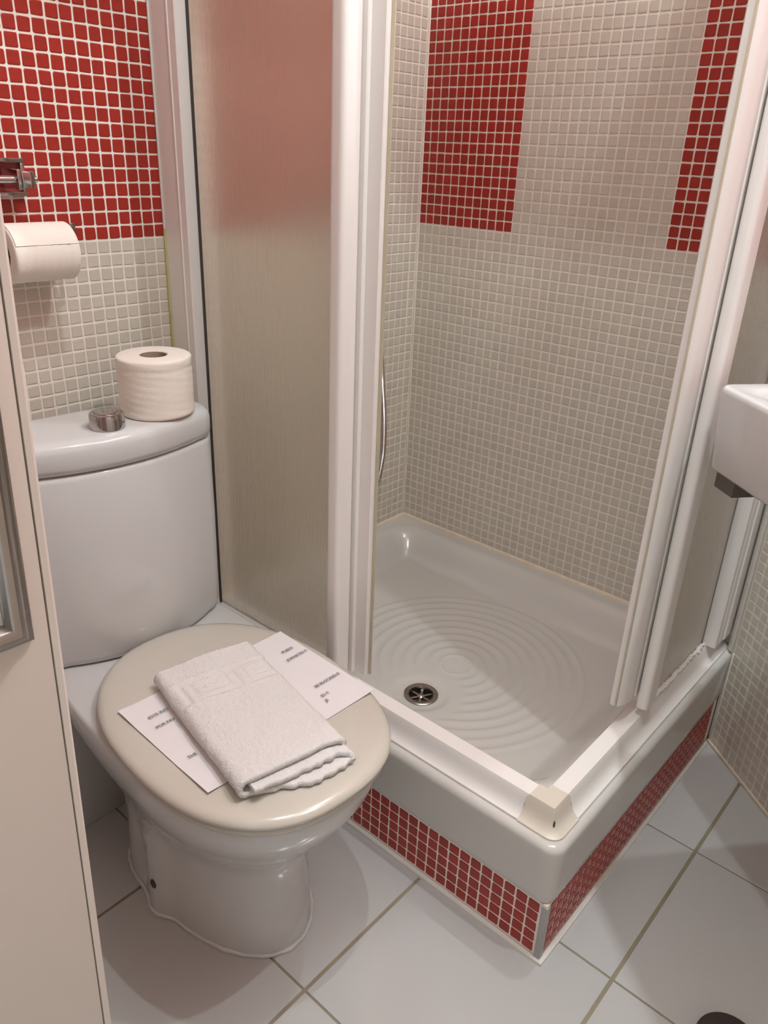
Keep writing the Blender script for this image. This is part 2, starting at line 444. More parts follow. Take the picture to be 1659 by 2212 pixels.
bm = lathe_bm([(0.0338, -0.004), (0.0342, 0.0008), (0.0325, 0.0022), (0.029, 0.0022), (0.0245, 0.0010), (0.0232, -0.003), (0.0228, -0.012), (0.0226, -0.030), (0.0240, -0.030), (0.0300, -0.004)], 48, (DR.x, DR.y, ZD+.002))
bmesh.ops.delete(bm, geom=[f for f in bm.faces if len(f.verts) > 4], context='FACES')
drain = bm_obj('drain', bm, M_STEEL, tray); tag(drain, label='steel drain flange with star shaped strainer')
bm = bmesh.new()
for k in range(6):
    a = k*math.pi/3
    b2 = box_bm((0.004, -0.0022, -0.008), (0.023, 0.0022, -0.0045))
    bmesh.ops.rotate(b2, verts=b2.verts, cent=(0, 0, 0), matrix=Matrix.Rotation(a, 3, 'Z'))
    bmesh.ops.translate(b2, verts=b2.verts, vec=(DR.x, DR.y, ZD+.002))
    tmp = bpy.data.meshes.new('t'); b2.to_mesh(tmp); b2.free(); bm.from_mesh(tmp); bpy.data.meshes.remove(tmp)
b2 = lathe_bm([(0.0075, -0.009), (0.0075, -0.004), (0.005, -0.0015), (0.0003, -0.001)], 20, (DR.x, DR.y, ZD+.002)); tmp = bpy.data.meshes.new('t'); b2.to_mesh(tmp); b2.free(); bm.from_mesh(tmp)
bm_obj('strainer', bm, M_CHR, drain)
bm_obj('drain_well', lathe_bm([(0.0005, -0.0285), (0.0225, -0.028), (0.0225, -0.027), (0.0005, -0.0268)], 24, (DR.x, DR.y, ZD)), M_DARK, drain)
prism('caulk_bead', [(-0.0018, 0.2325), (-0.010, 0.2335), (-0.0075, 0.2385), (-0.0018, 0.242)], 0.004, 0.86, M_CAULK, tray, axis='x')
prism('caulk_bead', [(0.0018, 0.2325), (0.010, 0.2335), (0.0075, 0.2385), (0.0018, 0.242)], -0.66, -0.004, M_CAULK, tray, axis='y')

# ---------------------------------------------------------------- shower enclosure
enc = empty('shower_enclosure', (0.87, -0.69, 0.234))
tag(enc, 'white framed shower enclosure with frosted panels around the tray', 'shower enclosure')
encM = enc
def reparent(o, p=None):
    p = p or enc; o.parent = p; o.matrix_parent_inverse = Matrix.Translation(-Vector(enc.location)) if p is enc else Matrix()
    return o
ZT = 0.273; TOP = 1.95
railprof = [(0.0475, 0.2345), (0.0470, 0.2365), (0.0430, 0.2385), (0.0385, 0.2425), (0.0345, 0.2490), (0.0315, 0.2580), (0.0290, 0.2680), (0.0265, 0.2730), (0.0, 0.2730), (0.0, 0.2345)]
XI, YI = 0.8435, -0.6635
reparent(prism('bottom_rail', [(YI-q, z) for q, z in railprof], 0.003, 0.832, M_ALU, axis='x', angle=35))
reparent(prism('bottom_rail', [(XI+q, z) for q, z in railprof], -0.652, -0.012, M_ALU, axis='y', angle=35))
# dark joint under the rails
reparent(prism('rail_joint', [(YI-0.0485, 0.2341), (YI-0.0485, 0.2349), (YI-0.01, 0.2349), (YI-0.01, 0.2341)], 0.003, 0.86, M_STRIP, axis='x'))
reparent(prism('rail_joint', [(XI+0.0485, 0.2341), (XI+0.0485, 0.2349), (XI+0.01, 0.2349), (XI+0.01, 0.2341)], -0.67, -0.012, M_STRIP, axis='y'))
capp = [(0.0500, 0.2342), (0.0495, 0.2370), (0.0450, 0.2392), (0.0400, 0.2435), (0.0360, 0.2500), (0.0328, 0.2590), (0.0303, 0.2685), (0.0275, 0.2745), (-0.001, 0.2745), (-0.001, 0.2342)]
rings = []
for q, z in capp:
    rc = 0.0008 if z > 0.272 else max(0.0012, (0.0745-(z-0.2))*0.55)
    if q < 0.02: rc = 0.0008
    cx, cy = XI+q-rc, YI-q+rc; r_ = [(0.829 - (0.004 if q > .03 else 0), YI-q, z)]
    for k in range(9):
        a = -math.pi/2 + math.pi/2*k/8; r_.append((cx+rc*math.cos(a), cy+rc*math.sin(a), z))
    r_.append((XI+q, -0.651 + (0.004 if q > .03 else 0), z)); rings.append(r_)
bm = bmesh.new(); L = [[bm.verts.new(p) for p in r_] for r_ in rings]; n = len(L)
for a in range(n):
    b = (a+1) % n
    for i in range(len(L[0])-1): bm.faces.new((L[a][i], L[a][i+1], L[b][i+1], L[b][i]))
bm.faces.new([L[a][0] for a in range(n)]); bm.faces.new([L[a][-1] for a in range(n)])
cap = reparent(bm_obj('corner_cap', bm, M_CAP, angle=35)); tag(cap, label='cream plastic corner cap joining both bottom rails')
sl = box_bm((-0.0012, -0.0015, -0.005), (0.0012, 0.0015, 0.005), 0.0008)
bmesh.ops.rotate(sl, verts=sl.verts, cent=(0, 0, 0), matrix=Matrix.Rotation(R(45), 3, 'Z')); bmesh.ops.translate(sl, verts=sl.verts, vec=(0.8765, -0.6962, 0.252))
o = bm_obj('screw_slot', sl, M_DARK); reparent(o)
# wall profiles
pl = [(0.0018, -0.697), (0.048, -0.697), (0.0495, -0.6985), (0.0515, -0.6985), (0.053, -0.697), (0.068, -0.697), (0.070, -0.695), (0.070, -0.6765), (0.050, -0.6765), (0.050, -0.6600), (0.0018, -0.6600)]
reparent(prism('wall_profile', pl, 0.2735, TOP, M_ALU))
pr_ = [(0.8585, -0.105), (0.8865, -0.105), (0.8885, -0.103), (0.8885, -0.088), (0.8868, -0.086), (0.8868, -0.082), (0.8885, -0.080), (0.8885, -0.060), (0.8905, -0.058), (0.8905, -0.014), (0.855, -0.003), (0.845, -0.003), (0.845, -0.085), (0.8585, -0.085)]
reparent(prism('wall_profile', pr_, 0.2735, TOP, M_ALU))
reparent(box('profile_gasket', (0.066, -0.6768, 0.275), (0.0755, -0.6745, TOP), M_DARK))
reparent(box('profile_gasket', (0.8605, -0.1085, 0.275), (0.8640, -0.1040, TOP), M_DARK))
reparent(box('wall_silicone', (0.0015, -0.7003, 0.240), (0.0055, -0.6968, 1.00), M_YCAULK, bev=0.0008))
reparent(box('wall_silicone', (0.0015, -0.7000, 1.0005), (0.0045, -0.6968, TOP), M_WCAULK, bev=0.0008))
bmc = box_bm((0, -0.0045, 0.236), (0.0105, 0.0025, TOP), 0.0018)
bmesh.ops.rotate(bmc, verts=bmc.verts, cent=(0, 0, 0), matrix=Matrix.Rotation(-TH, 3, 'Z')); bmesh.ops.translate(bmc, verts=bmc.verts, vec=(W0.x+CN.x*0.003-.003, W0.y+CN.y*0.003, 0))
reparent(bm_obj('wall_silicone', bmc, M_WCAULK))
bmc = box_bm((0.0065, 0.0005, 0.004), (0.0125, 0.0060, 0.232), 0.0015)
bmesh.ops.rotate(bmc, verts=bmc.verts, cent=(0, 0, 0), matrix=Matrix.Rotation(-TH, 3, 'Z')); bmesh.ops.translate(bmc, verts=bmc.verts, vec=(W0.x-.002, W0.y-.0015, 0))
bm_obj('corner_silicone', bmc, M_WCAULK, wallC)
# fixed frosted panels
def pane(lo, hi): return reparent(box('frosted_panel', lo, hi, M_GLASS))
pane((0.060, -0.6720, 0.276), (0.412, -0.6690, TOP-.005))
pane((0.8610, -0.365, 0.276), (0.8640, -0.086, TOP-.005))
def rounded(x0, x1, y0, y1, r, seg=4):
    P = []
    for cx, cy, a0 in ((x1-r, y1-r, 0), (x0+r, y1-r, 90), (x0+r, y0+r, 180), (x1-r, y0+r, 270)):
        for k in range(seg+1):
            a = R(a0+90*k/seg); P.append((cx+r*math.cos(a), cy+r*math.sin(a)))
    return P
reparent(prism('panel_stile', rounded(0.405, 0.4335, -0.703, -0.666, 0.009), 0.2765, TOP, M_ALU, angle=30))
reparent(prism('panel_stile', rounded(0.8585, 0.8790, -0.4060, -0.3620, 0.008), 0.290, TOP, M_ALU, angle=30))
# silicone smear at the foot of the right panel
bm = bmesh.new()
pts = [Vector((0.8675+(rnd.random()-.5)*.003, -0.36+0.26*k/60, 0.2755+rnd.random()*.0035)) for k in range(61)]
bmT = tube_bm(pts, lambda i: 0.0028+rnd.random()*0.0028, 7); bm.free()
o = reparent(bm_obj('panel_silicone', bmT, M_WCAULK))
# sliding doors: stile, pane, seal are sub-parts
def door(stile_poly, pane_lo, pane_hi, seal_lo, seal_hi, zb):
    d = prism('sliding_door', stile_poly, zb, TOP-.01, M_ALU, angle=30); reparent(d)
    for nm, lo, hi, m in (('door_pane', pane_lo, pane_hi, M_GLASS), ('door_seal', seal_lo, seal_hi, M_SEAL), ):
        o = box(nm, lo, hi, m); o.parent = d
    return d
dl = door([(0.4160, -0.6630), (0.4180, -0.6645), (0.4360, -0.6645), (0.4375, -0.6630), (0.4385, -0.6590), (0.4610, -0.6575), (0.4630, -0.6555), (0.4630, -0.6420), (0.4610, -0.6400), (0.4160, -0.6400)],
     (0.090, -0.6505, 0.285), (0.4155, -0.6475, 1.93), (0.4632, -0.6500, 0.283), (0.4690, -0.6480, 1.935), 0.281)
dr_ = door([(0.8560, -0.3650), (0.8560, -0.4060), (0.8545, -0.4080), (0.8555, -0.4100), (0.8550, -0.4300), (0.8530, -0.4420), (0.8480, -0.4520), (0.8420, -0.4560), (0.8340, -0.4560), (0.8310, -0.4500), (0.8310, -0.3650)],
     (0.8400, -0.3645, 0.315), (0.8430, -0.120, 1.93), (0.8440, -0.4605, 0.312), (0.8460, -0.4562, 1.935), 0.310)
# the stile's outer half and top rails
reparent(box('top_rail', (0.003, -0.712, TOP), (0.889, -0.640, TOP+.045), M_ALU, bev=0.004))
reparent(box('top_rail', (0.819, -0.6395, TOP), (0.889, -0.012, TOP+.045), M_ALU, bev=0.004))

# ---------------------------------------------------------------- shower hose
P = [Vector(p) for p in ((0.060, -0.315, 1.030), (0.066, -0.318, 0.985), (0.058, -0.300, 0.700), (0.052, -0.262, 0.430), (0.050, -0.215, 0.360), (0.050, -0.178, 0.378), (0.050, -0.156, 0.450), (0.048, -0.152, 0.540), (0.045, -0.160, 0.640), (0.042, -0.173, 0.760), (0.040, -0.190, 0.950), (0.040, -0.205, 1.250), (0.050, -0.215, 1.600), (0.07, -0.215, 1.640))]
path = catmull(P, 60)
# resample evenly
out = [path[0]]; acc = 0; step = 0.0016
for a, b in zip(path, path[1:]):
    d = (b-a).length
    while acc + d >= step:
        t = (step-acc)/d; a = a+(b-a)*t; out.append(a.copy()); d = (b-a).length; acc = 0
    acc += d
hose = bm_obj('shower_hose', tube_bm(out, lambda i: 0.0078 if i % 2 else 0.0066, 10), M_CHR)
tag(hose, 'ribbed metal shower hose looping in the corner of the shower', 'hose')
bm = lathe_bm([(0.030, 0.002), (0.030, 0.010), (0.014, 0.014), (0.014, 0.060), (0.0135, 0.066), (0.004, 0.068)], 28, (0, -0.315, 1.035), axis='x'); bm_obj('hose_outlet', bm, M_CHR, hose)
bm = lathe_bm([(0.020, 0.002), (0.020, 0.008), (0.012, 0.012), (0.012, 0.075), (0.002, 0.078)], 28, (0, -0.215, 1.63), axis='x'); bm_obj('hose_bracket', bm, M_CHR, hose)

# ---------------------------------------------------------------- ceiling downlights
for i, (x, y, pw) in enumerate(LIGHTS):
    r = lathe_bm([(0.032, -0.020), (0.044, -0.022), (0.048, -0.004), (0.048, -0.0005), (0.030, -0.0005)], 32)
    o = bm_obj('ceiling_light', r, M_CHR); o.location = (x, y, CEIL-0.0005)
    g = bm_obj('diffuser', lathe_bm([(0.031, -0.018), (0.0303, -0.0012)], 24), M_LAMP, o)
    tag(o, 'small round recessed ceiling spot ' + ['above the middle of the room', 'above the right half of the washbasin', 'above the shower panel beside the washbasin'][i], 'lamp', 'ceiling spots')
    l = ceiling_light(x, y, pw); l.parent = o; l.matrix_parent_inverse = Matrix.Translation(-Vector(o.location))

# ---------------------------------------------------------------- toilet
TA = R(-4.5)
toilet = empty('toilet', (0.0, -0.915, 0.0), TA)
tag(toilet, 'white close coupled ceramic toilet with closed ivory lid', 'toilet')
def egg(ab, aw, af, w, nb=2.6, nf=2.0, n=72, z=0.0, wob=None):
    P = []
    for i in range(n):
        t = 2*math.pi*i/n; c, s = math.cos(t), math.sin(t)
        if c >= 0: L, e = af-aw, nf
        else: L, e = aw-ab, nb
        a = aw + L*math.copysign(abs(c)**(2/e), c); b = w*math.copysign(abs(s)**(2/e), s)
        if wob:
            k = wob(a, b, z); a, b = aw+(a-aw)*k, b*k
        P.append((a, b, z))
    return P
def rib(a, b, z):
    # trapway bulge with the fixing hole, on both flanks
    if z > 0.25: return 1.0
    g = math.exp(-((a-0.402)/0.022)**2); return 1 + 0.12*g*sstep((0.25-z)/0.09)
secs = [(0.0, .235, .36, .604, .118), (0.004, .235, .36, .606, .119), (0.05, .238, .36, .602, .1165), (0.12, .238, .37, .598, .1155), (0.165, .225, .38, .602, .117), (0.20, .205, .40, .616, .124),
        (0.235, .18, .42, .640, .138), (0.27, .15, .43, .666, .152), (0.30, .115, .44, .686, .162), (0.325, .075, .44, .700, .1675), (0.345, .06, .44, .707, .1700), (0.360, .055, .44, .709, .1705), (0.366, .056, .44, .707, .1690), (0.369, .060, .44, .702, .1650)]
rings = [egg(ab, aw, af, w_, 3.6 if z > .2 else 2.8, 2.05+(.3*sstep((z-.2)/.1)), 96, z, rib) for z, ab, aw, af, w_ in secs]
bowl = bm_obj('bowl', loft(rings), M_CER, toilet, angle=60)
# fixing holes
for s_ in (-1, 1):
    bm = lathe_bm([(0.0060, -0.010), (0.0075, -0.001), (0.0075, 0.0010), (0.0055, 0.0020), (0.0040, 0.0008), (0.0004, 0.0006)], 20)
    bmesh.ops.rotate(bm, verts=bm.verts, cent=(0, 0, 0), matrix=Matrix.Rotation(R(90)*-s_ , 3, 'X'))
    bmesh.ops.translate(bm, verts=bm.verts, vec=(0.408, s_*0.1272, 0.064))
    bm_obj('fixing_hole', bm, M_DARK, toilet)
# silicone bead round the foot
fp = egg(.235, .36, .604, .118, 2.8, 2.05, 96, 0.003, lambda a, b, z: rib(a, b, 0.0)*1.01)
fpv = [Vector(p) for p in fp]; fpv = fpv[20:] + fpv[:77]
fpv = [Vector((p.x + .0008*math.sin(i*1.7), p.y + .0008*math.cos(i*2.3), p.z)) for i, p in enumerate(fpv)]
bm = tube_bm(fpv, lambda i: 0.0034+0.0008*math.sin(i*0.9)*math.sin(i*.31), 8)
o = bm_obj('silicone_bead', bm, M_CER, toilet)
# seat ring and lid
def lidrings(spec): return [egg(ab, aw+.015, af, w_, 2.25, 2.45, 96, z) for z, ab, aw, af, w_ in spec]
seat = bm_obj('seat', loft(lidrings([(0.3705, .252, .47, .709, .1690), (0.3715, .249, .47, .713, .1720), (0.3770, .247, .47, .716, .1745), (0.3810, .249, .47, .714, .1735), (0.3825, .253, .47, .708, .1690)])), M_SEAT, toilet, angle=60)
lid = bm_obj('lid', loft(lidrings([(0.3840, .252, .47, .709, .1690), (0.3848, .248, .47, .716, .1745), (0.3880, .246, .47, .7200, .1770), (0.3925, .247, .47, .7195, .1768), (0.3965, .251, .47, .7150, .1735), (0.3990, .258, .47, .7080, .1680), (0.4005, .27, .47, .696, .158), (0.4018, .30, .47, .665, .130), (0.4023, .36, .47, .60, .075), (0.4024, .44, .47, .50, .02)])), M_SEAT, toilet, angle=60)
for s_ in ():
    bm_obj('hinge', lathe_bm([(0.003, -0.016), (0.0062, -0.015), (0.0062, 0.015), (0.003, 0.016)], 16, (0.248, s_*0.075, 0.378), axis='y'), M_SEAT, toilet)
# cistern
def cist(a0, a1, hw, bulge, z, rr=0.034, seg=7, nfront=15):
    P = []
    P += [(a0, -hw+0.012, z), (a0+0.003, -hw+0.003, z)]
    c = (a1-bulge-rr, -hw+rr)
    for k in range(seg+1):
        t = -math.pi/2 + (math.pi/2-0.16)*k/seg; P.append((c[0]+rr*math.cos(t), c[1]+rr*math.sin(t), z))
    b0 = P[-1][1]; x0 = P[-1][0]
    for k in range(1, nfront):
        b = b0 + (-2*b0)*k/nfront; P.append((x0 + bulge*(1-(b/b0)**2), b, z))
    Q = [(a, -b, z) for a, b, z in reversed(P[:2+seg+1])]
    return P + Q
body = [(0.371, .075, .236, .150, .034), (0.374, .070, .240, .1535, .035), (0.385, .070, .243, .1555, .036), (0.45, .066, .240, .157, .035), (0.55, .062, .230, .159, .033), (0.63, .060, .219, .161, .031), (0.677, .060, .212, .1615, .030), (0.684, .060, .2105, .1612, .030), (0.6865, .062, .207, .159, .030)]
cis = bm_obj('cistern', loft([cist(a0, a1, hw, bl, z) for z, a0, a1, hw, bl in [(z, a0, a1, hw+0.004+0.011*(z-.371)/.315, bl) for z, a0, a1, hw, bl in body]]), M_CER, toilet, angle=50)
lidc = [(0.6885, .060, .208, .160, .030), (0.690, .057, .2125, .1630, .030), (0.700, .056, .2155, .1645, .030), (0.722, .056, .2155, .1645, .030), (0.730, .057, .2135, .1630, .030), (0.7350, .061, .2085, .1590, .030), (0.7372, .067, .201, .153, .029), (0.7380, .074, .193, .146, .027)]
bm_obj('cistern_lid', loft([cist(a0, a1, hw+0.015, bl, z, 0.04) for z, a0, a1, hw, bl in lidc]), M_CER, toilet, angle=60)
box('gasket', (0.09, -0.12, 0.3685), (0.20, 0.12, 0.3715), M_DARK, toilet)
BX, BY = 0.1690, -0.0070
btn = bm_obj('flush_button', lathe_bm([(0.0255, 0.7378), (0.0262, 0.7386), (0.0258, 0.7590), (0.0248, 0.7612), (0.0225, 0.7622), (0.0185, 0.7618), (0.0180, 0.7610), (0.0176, 0.7616), (0.0172, 0.7630), (0.0150, 0.7638), (0.0004, 0.7640)], 56, (BX, BY, 0)), M_CHR, toilet, angle=35)
box('button_split', (BX+.0255, BY-.0004, 0.7385), (BX+.0262, BY+.0004, 0.7610), M_DARK, toilet)

# ---------------------------------------------------------------- toilet rolls
def roll(name, r, h, core, label, loc, rot=None):
    seg = 72; rr = random.Random(5)
    prof = [(core, 0.0012), (core+.001, 0.0), (r-.003, 0.0), (r-.0008, 0.0012)]
    nb = 26
    for k in range(nb+1):
        z = 0.003 + (h-0.006)*k/nb
        prof.append((r + (-0.0009 if k == 22 else (0.00008*math.sin(k*1.9)+0.00012*rr.random())), z))
    prof += [(r-.0008, h-.0012), (r-.003, h), (core+.001, h), (core, h-.0012)]
    bm = bmesh.new(); L = []
    for i in range(seg):
        a = 2*math.pi*i/seg; ring = []
        for q, (rad, z) in enumerate(prof):
            wv = 0.0005*math.sin(3*a+q*.7)*math.sin(q*1.1+2*a) if 4 <= q <= nb+4 and rad > core+.01 else 0
            ring.append(bm.verts.new(((rad+wv)*math.cos(a), (rad+wv)*math.sin(a), z)))
        L.append(ring)
    for i in range(seg):
        for q in range(len(prof)):
            q2 = (q+1) % len(prof)
            bm.faces.new((L[i][q], L[(i+1) % seg][q], L[(i+1) % seg][q2], L[i][q2]))
    o = bm_obj(name, bm, M_PAPER, angle=50); tag(o, label, 'toilet paper', 'toilet paper rolls')
    b2 = lathe_bm([(core-.0002, 0.001), (core-.0002, h-.001), (core-.0014, h-.001), (core-.0014, 0.001)], 40)
    b3 = bmesh.new()
    bmesh.ops.delete(b2, geom=[f for f in b2.faces if len(f.verts) > 4], context='FACES')
    b3.free(); bm_obj('core', b2, M_CARD, o)
    o.location = loc
    if rot: o.rotation_euler = rot
    return o
r1 = roll('toilet_roll', 0.0580, 0.093, 0.0215, 'full toilet roll standing upright on the cistern lid', (0.1500, -0.8340, 0.7385))
# hanging roll and its holder on the wall
HX, HZ, HY0 = 0.056, 0.982, -1.003
r2 = roll('toilet_roll', 0.0405, 0.098, 0.0205, 'toilet roll hanging on the wall holder over the cistern', (HX, HY0, HZ), (R(-90), 0, 0))
seam = box('sheet_edge', (-0.026, -0.0402, 0.002), (0.030, -0.0398, 0.0965), M_PAPER, None)
bpy.data.objects.remove(seam)
# perforation seam: one sheet end lying on the roll
bm = bmesh.new(); A = []
for k in range(14):
    a = R(-118+k*7.5); A.append([(0.0411*math.cos(a), 0.0411*math.sin(a)), (0.0416*math.cos(a), 0.0416*math.sin(a))])
vs = [[bm.verts.new((p[0], p[1], z)) for p in pr for z in (0.0025, 0.0955)] for pr in A]
for a, b in zip(vs, vs[1:]):
    bm.faces.new((a[2], b[2], b[3], a[3]))
bm.faces.new((vs[-1][0], vs[-1][2], vs[-1][3], vs[-1][1])); bm.faces.new((vs[0][0], vs[0][2], vs[0][3], vs[0][1]))
bm_obj('loose_sheet', bm, M_PAPER, r2)
hold = empty('toilet_roll_holder', (0.002, -0.93, 1.08)); tag(hold, 'chrome wall holder with a square open plate above the hanging roll', 'roll holder')
def rel(o): o.parent = hold; o.matrix_parent_inverse = Matrix.Translation(-Vector(hold.location)); return o
y0, y1, z0, z1 = -1.030, -0.9330, 1.0555, 1.1070
bm = box_bm((0.0022, y0, z1-.0065), (0.013, y1, z1), .001)
box_bm((0.0022, y0, z0), (0.013, y1, z0+.0065), .001, bm=bm); box_bm((0.0022, y1-.0065, z0+.0067), (0.013, y1, z1-.0067), .001, bm=bm); box_bm((0.0022, y0, z0+.0067), (0.013, y0+.0065, z1-.0067), .001, bm=bm)
rel(bm_obj('plate_frame', bm, M_CHR))
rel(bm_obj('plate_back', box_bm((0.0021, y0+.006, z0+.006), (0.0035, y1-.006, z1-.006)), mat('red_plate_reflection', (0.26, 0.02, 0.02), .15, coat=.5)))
rel(bm_obj('bar', tube_bm([Vector((0.046, -1.08, 1.080)), Vector((0.046, -0.958, 1.080))], 0.0055, 16), M_CHR))
rel(bm_obj('arm', box_bm((0.008, -0.9665, 1.0665), (0.058, -0.9605, 1.0935), .0012), M_CHR))
rel(bm_obj('end_block', box_bm((0.0365, -0.9600, 1.0690), (0.0575, -0.9410, 1.0910), .0015), M_CHR))
rel(bm_obj('end_pin', lathe_bm([(0.0035, -0.941), (0.0045, -0.9395), (0.0045, -0.935), (0.0030, -0.9335)], 16, (0.047, 0, 1.080), axis='y'), M_CHR))
# lower arm carrying the roll: down from the plate, through the core
pts = [Vector(p) for p in ((0.0025, -0.896, 0.9815), (0.020, -0.896, 0.9815), (0.045, -0.896, 0.982), (0.054, -0.8975, 0.982), (0.056, -0.905, 0.982), (0.056, -0.92, 0.982), (0.056, -1.02, 0.982))]
rel(bm_obj('roll_arm', tube_bm(catmull(pts, 8), 0.0042, 12), M_CHR))
rel(bm_obj('arm_tab', box_bm((0.0022, -0.8720, 0.985), (0.007, -0.8620, 1.016), .002), M_STEEL))

# ---------------------------------------------------------------- paper notice and towel on the lid
tl = toilet.matrix_basis.copy()
def lid_top(x, y): return 0.4024
ZP = 0.4030
sheet = empty('paper_notice', (0.4925, -0.9420, ZP), R(-1.8))
tag(sheet, 'white printed notice sheet under the towel on the toilet lid', 'paper')
hu, hv = 0.148, 0.108        # half long (y) and half short (x)
V = []; Fp = []; nx, ny = 18, 24
for i in range(nx+1):
    for j in range(ny+1):
        x = -hv+2*hv*i/nx; y = -hu+2*hu*j/ny
        z = 0.0004 + 0.0018*sstep((abs(y)/hu-0.8)/0.2)*sstep((abs(x)/hv-.3)/.7)*(1 if y < 0 else .4) + 0.0012*math.exp(-((x+0.03)/0.006)**2)*(1 if y < 0 else 0)
        V.append((x, y, z))
Fp = [(i*(ny+1)+j, (i+1)*(ny+1)+j, (i+1)*(ny+1)+j+1, i*(ny+1)+j+1) for i in range(nx) for j in range(ny)]
n0 = len(V); V2 = V + [(x, y, z-0.0003) for x, y, z in V]
Fp2 = Fp + [tuple(reversed([k+n0 for k in f])) for f in Fp]
bnd = [(0, j) for j in range(ny+1)] + [(i, ny) for i in range(1, nx+1)] + [(nx, j) for j in range(ny-1, -1, -1)] + [(i, 0) for i in range(nx-1, 0, -1)]
bi = [i*(ny+1)+j for i, j in bnd]
Fp2 += [(bi[k], bi[(k+1) % len(bi)], bi[(k+1) % len(bi)]+n0, bi[k]+n0) for k in range(len(bi))]
link('sheet', me('sheet', V2, Fp2, M_SHEET, smooth=False), sheet)
def text(s, size, x, y, name='printed_line'):
    c = bpy.data.curves.new(name, 'FONT'); c.body = s; c.size = size; c.extrude = 0.0; c.offset = size*0.006; c.space_character = 0.95
    c.align_x = 'LEFT'
    o = bpy.data.objects.new(name, c); COL.objects.link(o)
    c.materials.append(M_INK); bpy.context.view_layer.update()
    m = bpy.data.meshes.new_from_object(o.evaluated_get(bpy.context.evaluated_depsgraph_get()))
    bpy.data.objects.remove(o); o = link(name, m, sheet)
    o.location = (x, y, 0.0030); o.rotation_euler = (0, 0, R(90)); return o
TS = 0.0078
LINES = [(-0.0615, -0.126, 'ESTE INO'), (-0.037, -0.129, 'POR FAV'), (0.0425, -0.1315, 'THE'),
         (-0.0545, 0.109, 'PUEDE'), (-0.033, 0.101, 'JORNETES !!!'), (0.0465, 0.088, 'BE BLOCKED B'), (0.0695, 0.080, 'ES !!!'), (0.0815, 0.077, 'JE')]
TXT = [text(s, TS, x, y) for x, y, s in LINES]

towel = empty('folded_towel', (0.5205, -0.9690, 0.4040), R(-12.5))
tag(towel, 'folded white terry towel with embossed Greek key border on lid', 'towel')
TLn, TWd = 0.268, 0.162
# fold path in (v, w): v across (towards the shower), w up; one continuous cloth
def arc(cx, cy, r, a0, a1, n): return [(cx+r*math.cos(R(a0+(a1-a0)*k/n)), cy+r*math.sin(R(a0+(a1-a0)*k/n))) for k in range(n+1)]
hwid = TWd/2
pth = []
pth += [(-hwid+0.016, 0.0150), (0.030, 0.0148), (hwid-0.020, 0.0142), (hwid-.012, 0.0125)]
pth += arc(hwid-.011, 0.0082, 0.0040, 80, -90, 6)
pth += [(0.03, 0.0040), (-hwid+0.012, 0.0040)]
pth += arc(-hwid+0.0125, 0.0140, 0.0100, 270, 90, 10)
pth += [(-hwid+0.03, 0.0252), (0.0, 0.0258), (hwid-0.022, 0.0250)]
pth += arc(hwid-0.017, 0.0165, 0.0085, 85, -60, 8)
# resample
def resample(P, step):
    out = [P[0]]; acc = 0
    for a, b in zip(P, P[1:]):
        d = math.hypot(b[0]-a[0], b[1]-a[1])
        while acc + d >= step:
            t = (step-acc)/d; a = (a[0]+(b[0]-a[0])*t, a[1]+(b[1]-a[1])*t); out.append(a); d = math.hypot(b[0]-a[0], b[1]-a[1]); acc = 0
        acc += d
    return out
pth = resample(pth, 0.0016); NP = len(pth)
# Greek key on the top layer: segments in (v, u) with u measured from the back edge
key = []
K0, K1 = 0.052, 0.094; per = 0.078
v0 = -hwid + 0.030
for k in range(-1, 3):
    b = v0 + k*per
    key += [((b, K0), (b+0.050, K0)), ((b+0.050, K0), (b+0.050, K0+0.030)), ((b+0.050, K0+0.030), (b+0.014, K0+0.030)), ((b+0.014, K0+0.030), (b+0.014, K0+0.016)), ((b+0.014, K0+0.016), (b+0.034, K0+0.016)),
            ((b, K0), (b, K1)), ((b, K1), (b+0.064, K1)), ((b+0.064, K1), (b+0.064, K0)), ((b+0.064, K0), (b+per, K0))]
def segd(p, a, b):
    ax, ay = a; bx, by = b; dx, dy = bx-ax, by-ay; L = dx*dx+dy*dy
    t = max(0, min(1, ((p[0]-ax)*dx+(p[1]-ay)*dy)/L)); return math.hypot(p[0]-ax-t*dx, p[1]-ay-t*dy)
from mathutils import noise
us = []; u = 0.0
while u < TLn+0.0001: us.append(u/TLn); u += 0.0020
HT = 0.0036
Vt = []; NU = len(us)
layers = [0]*NP
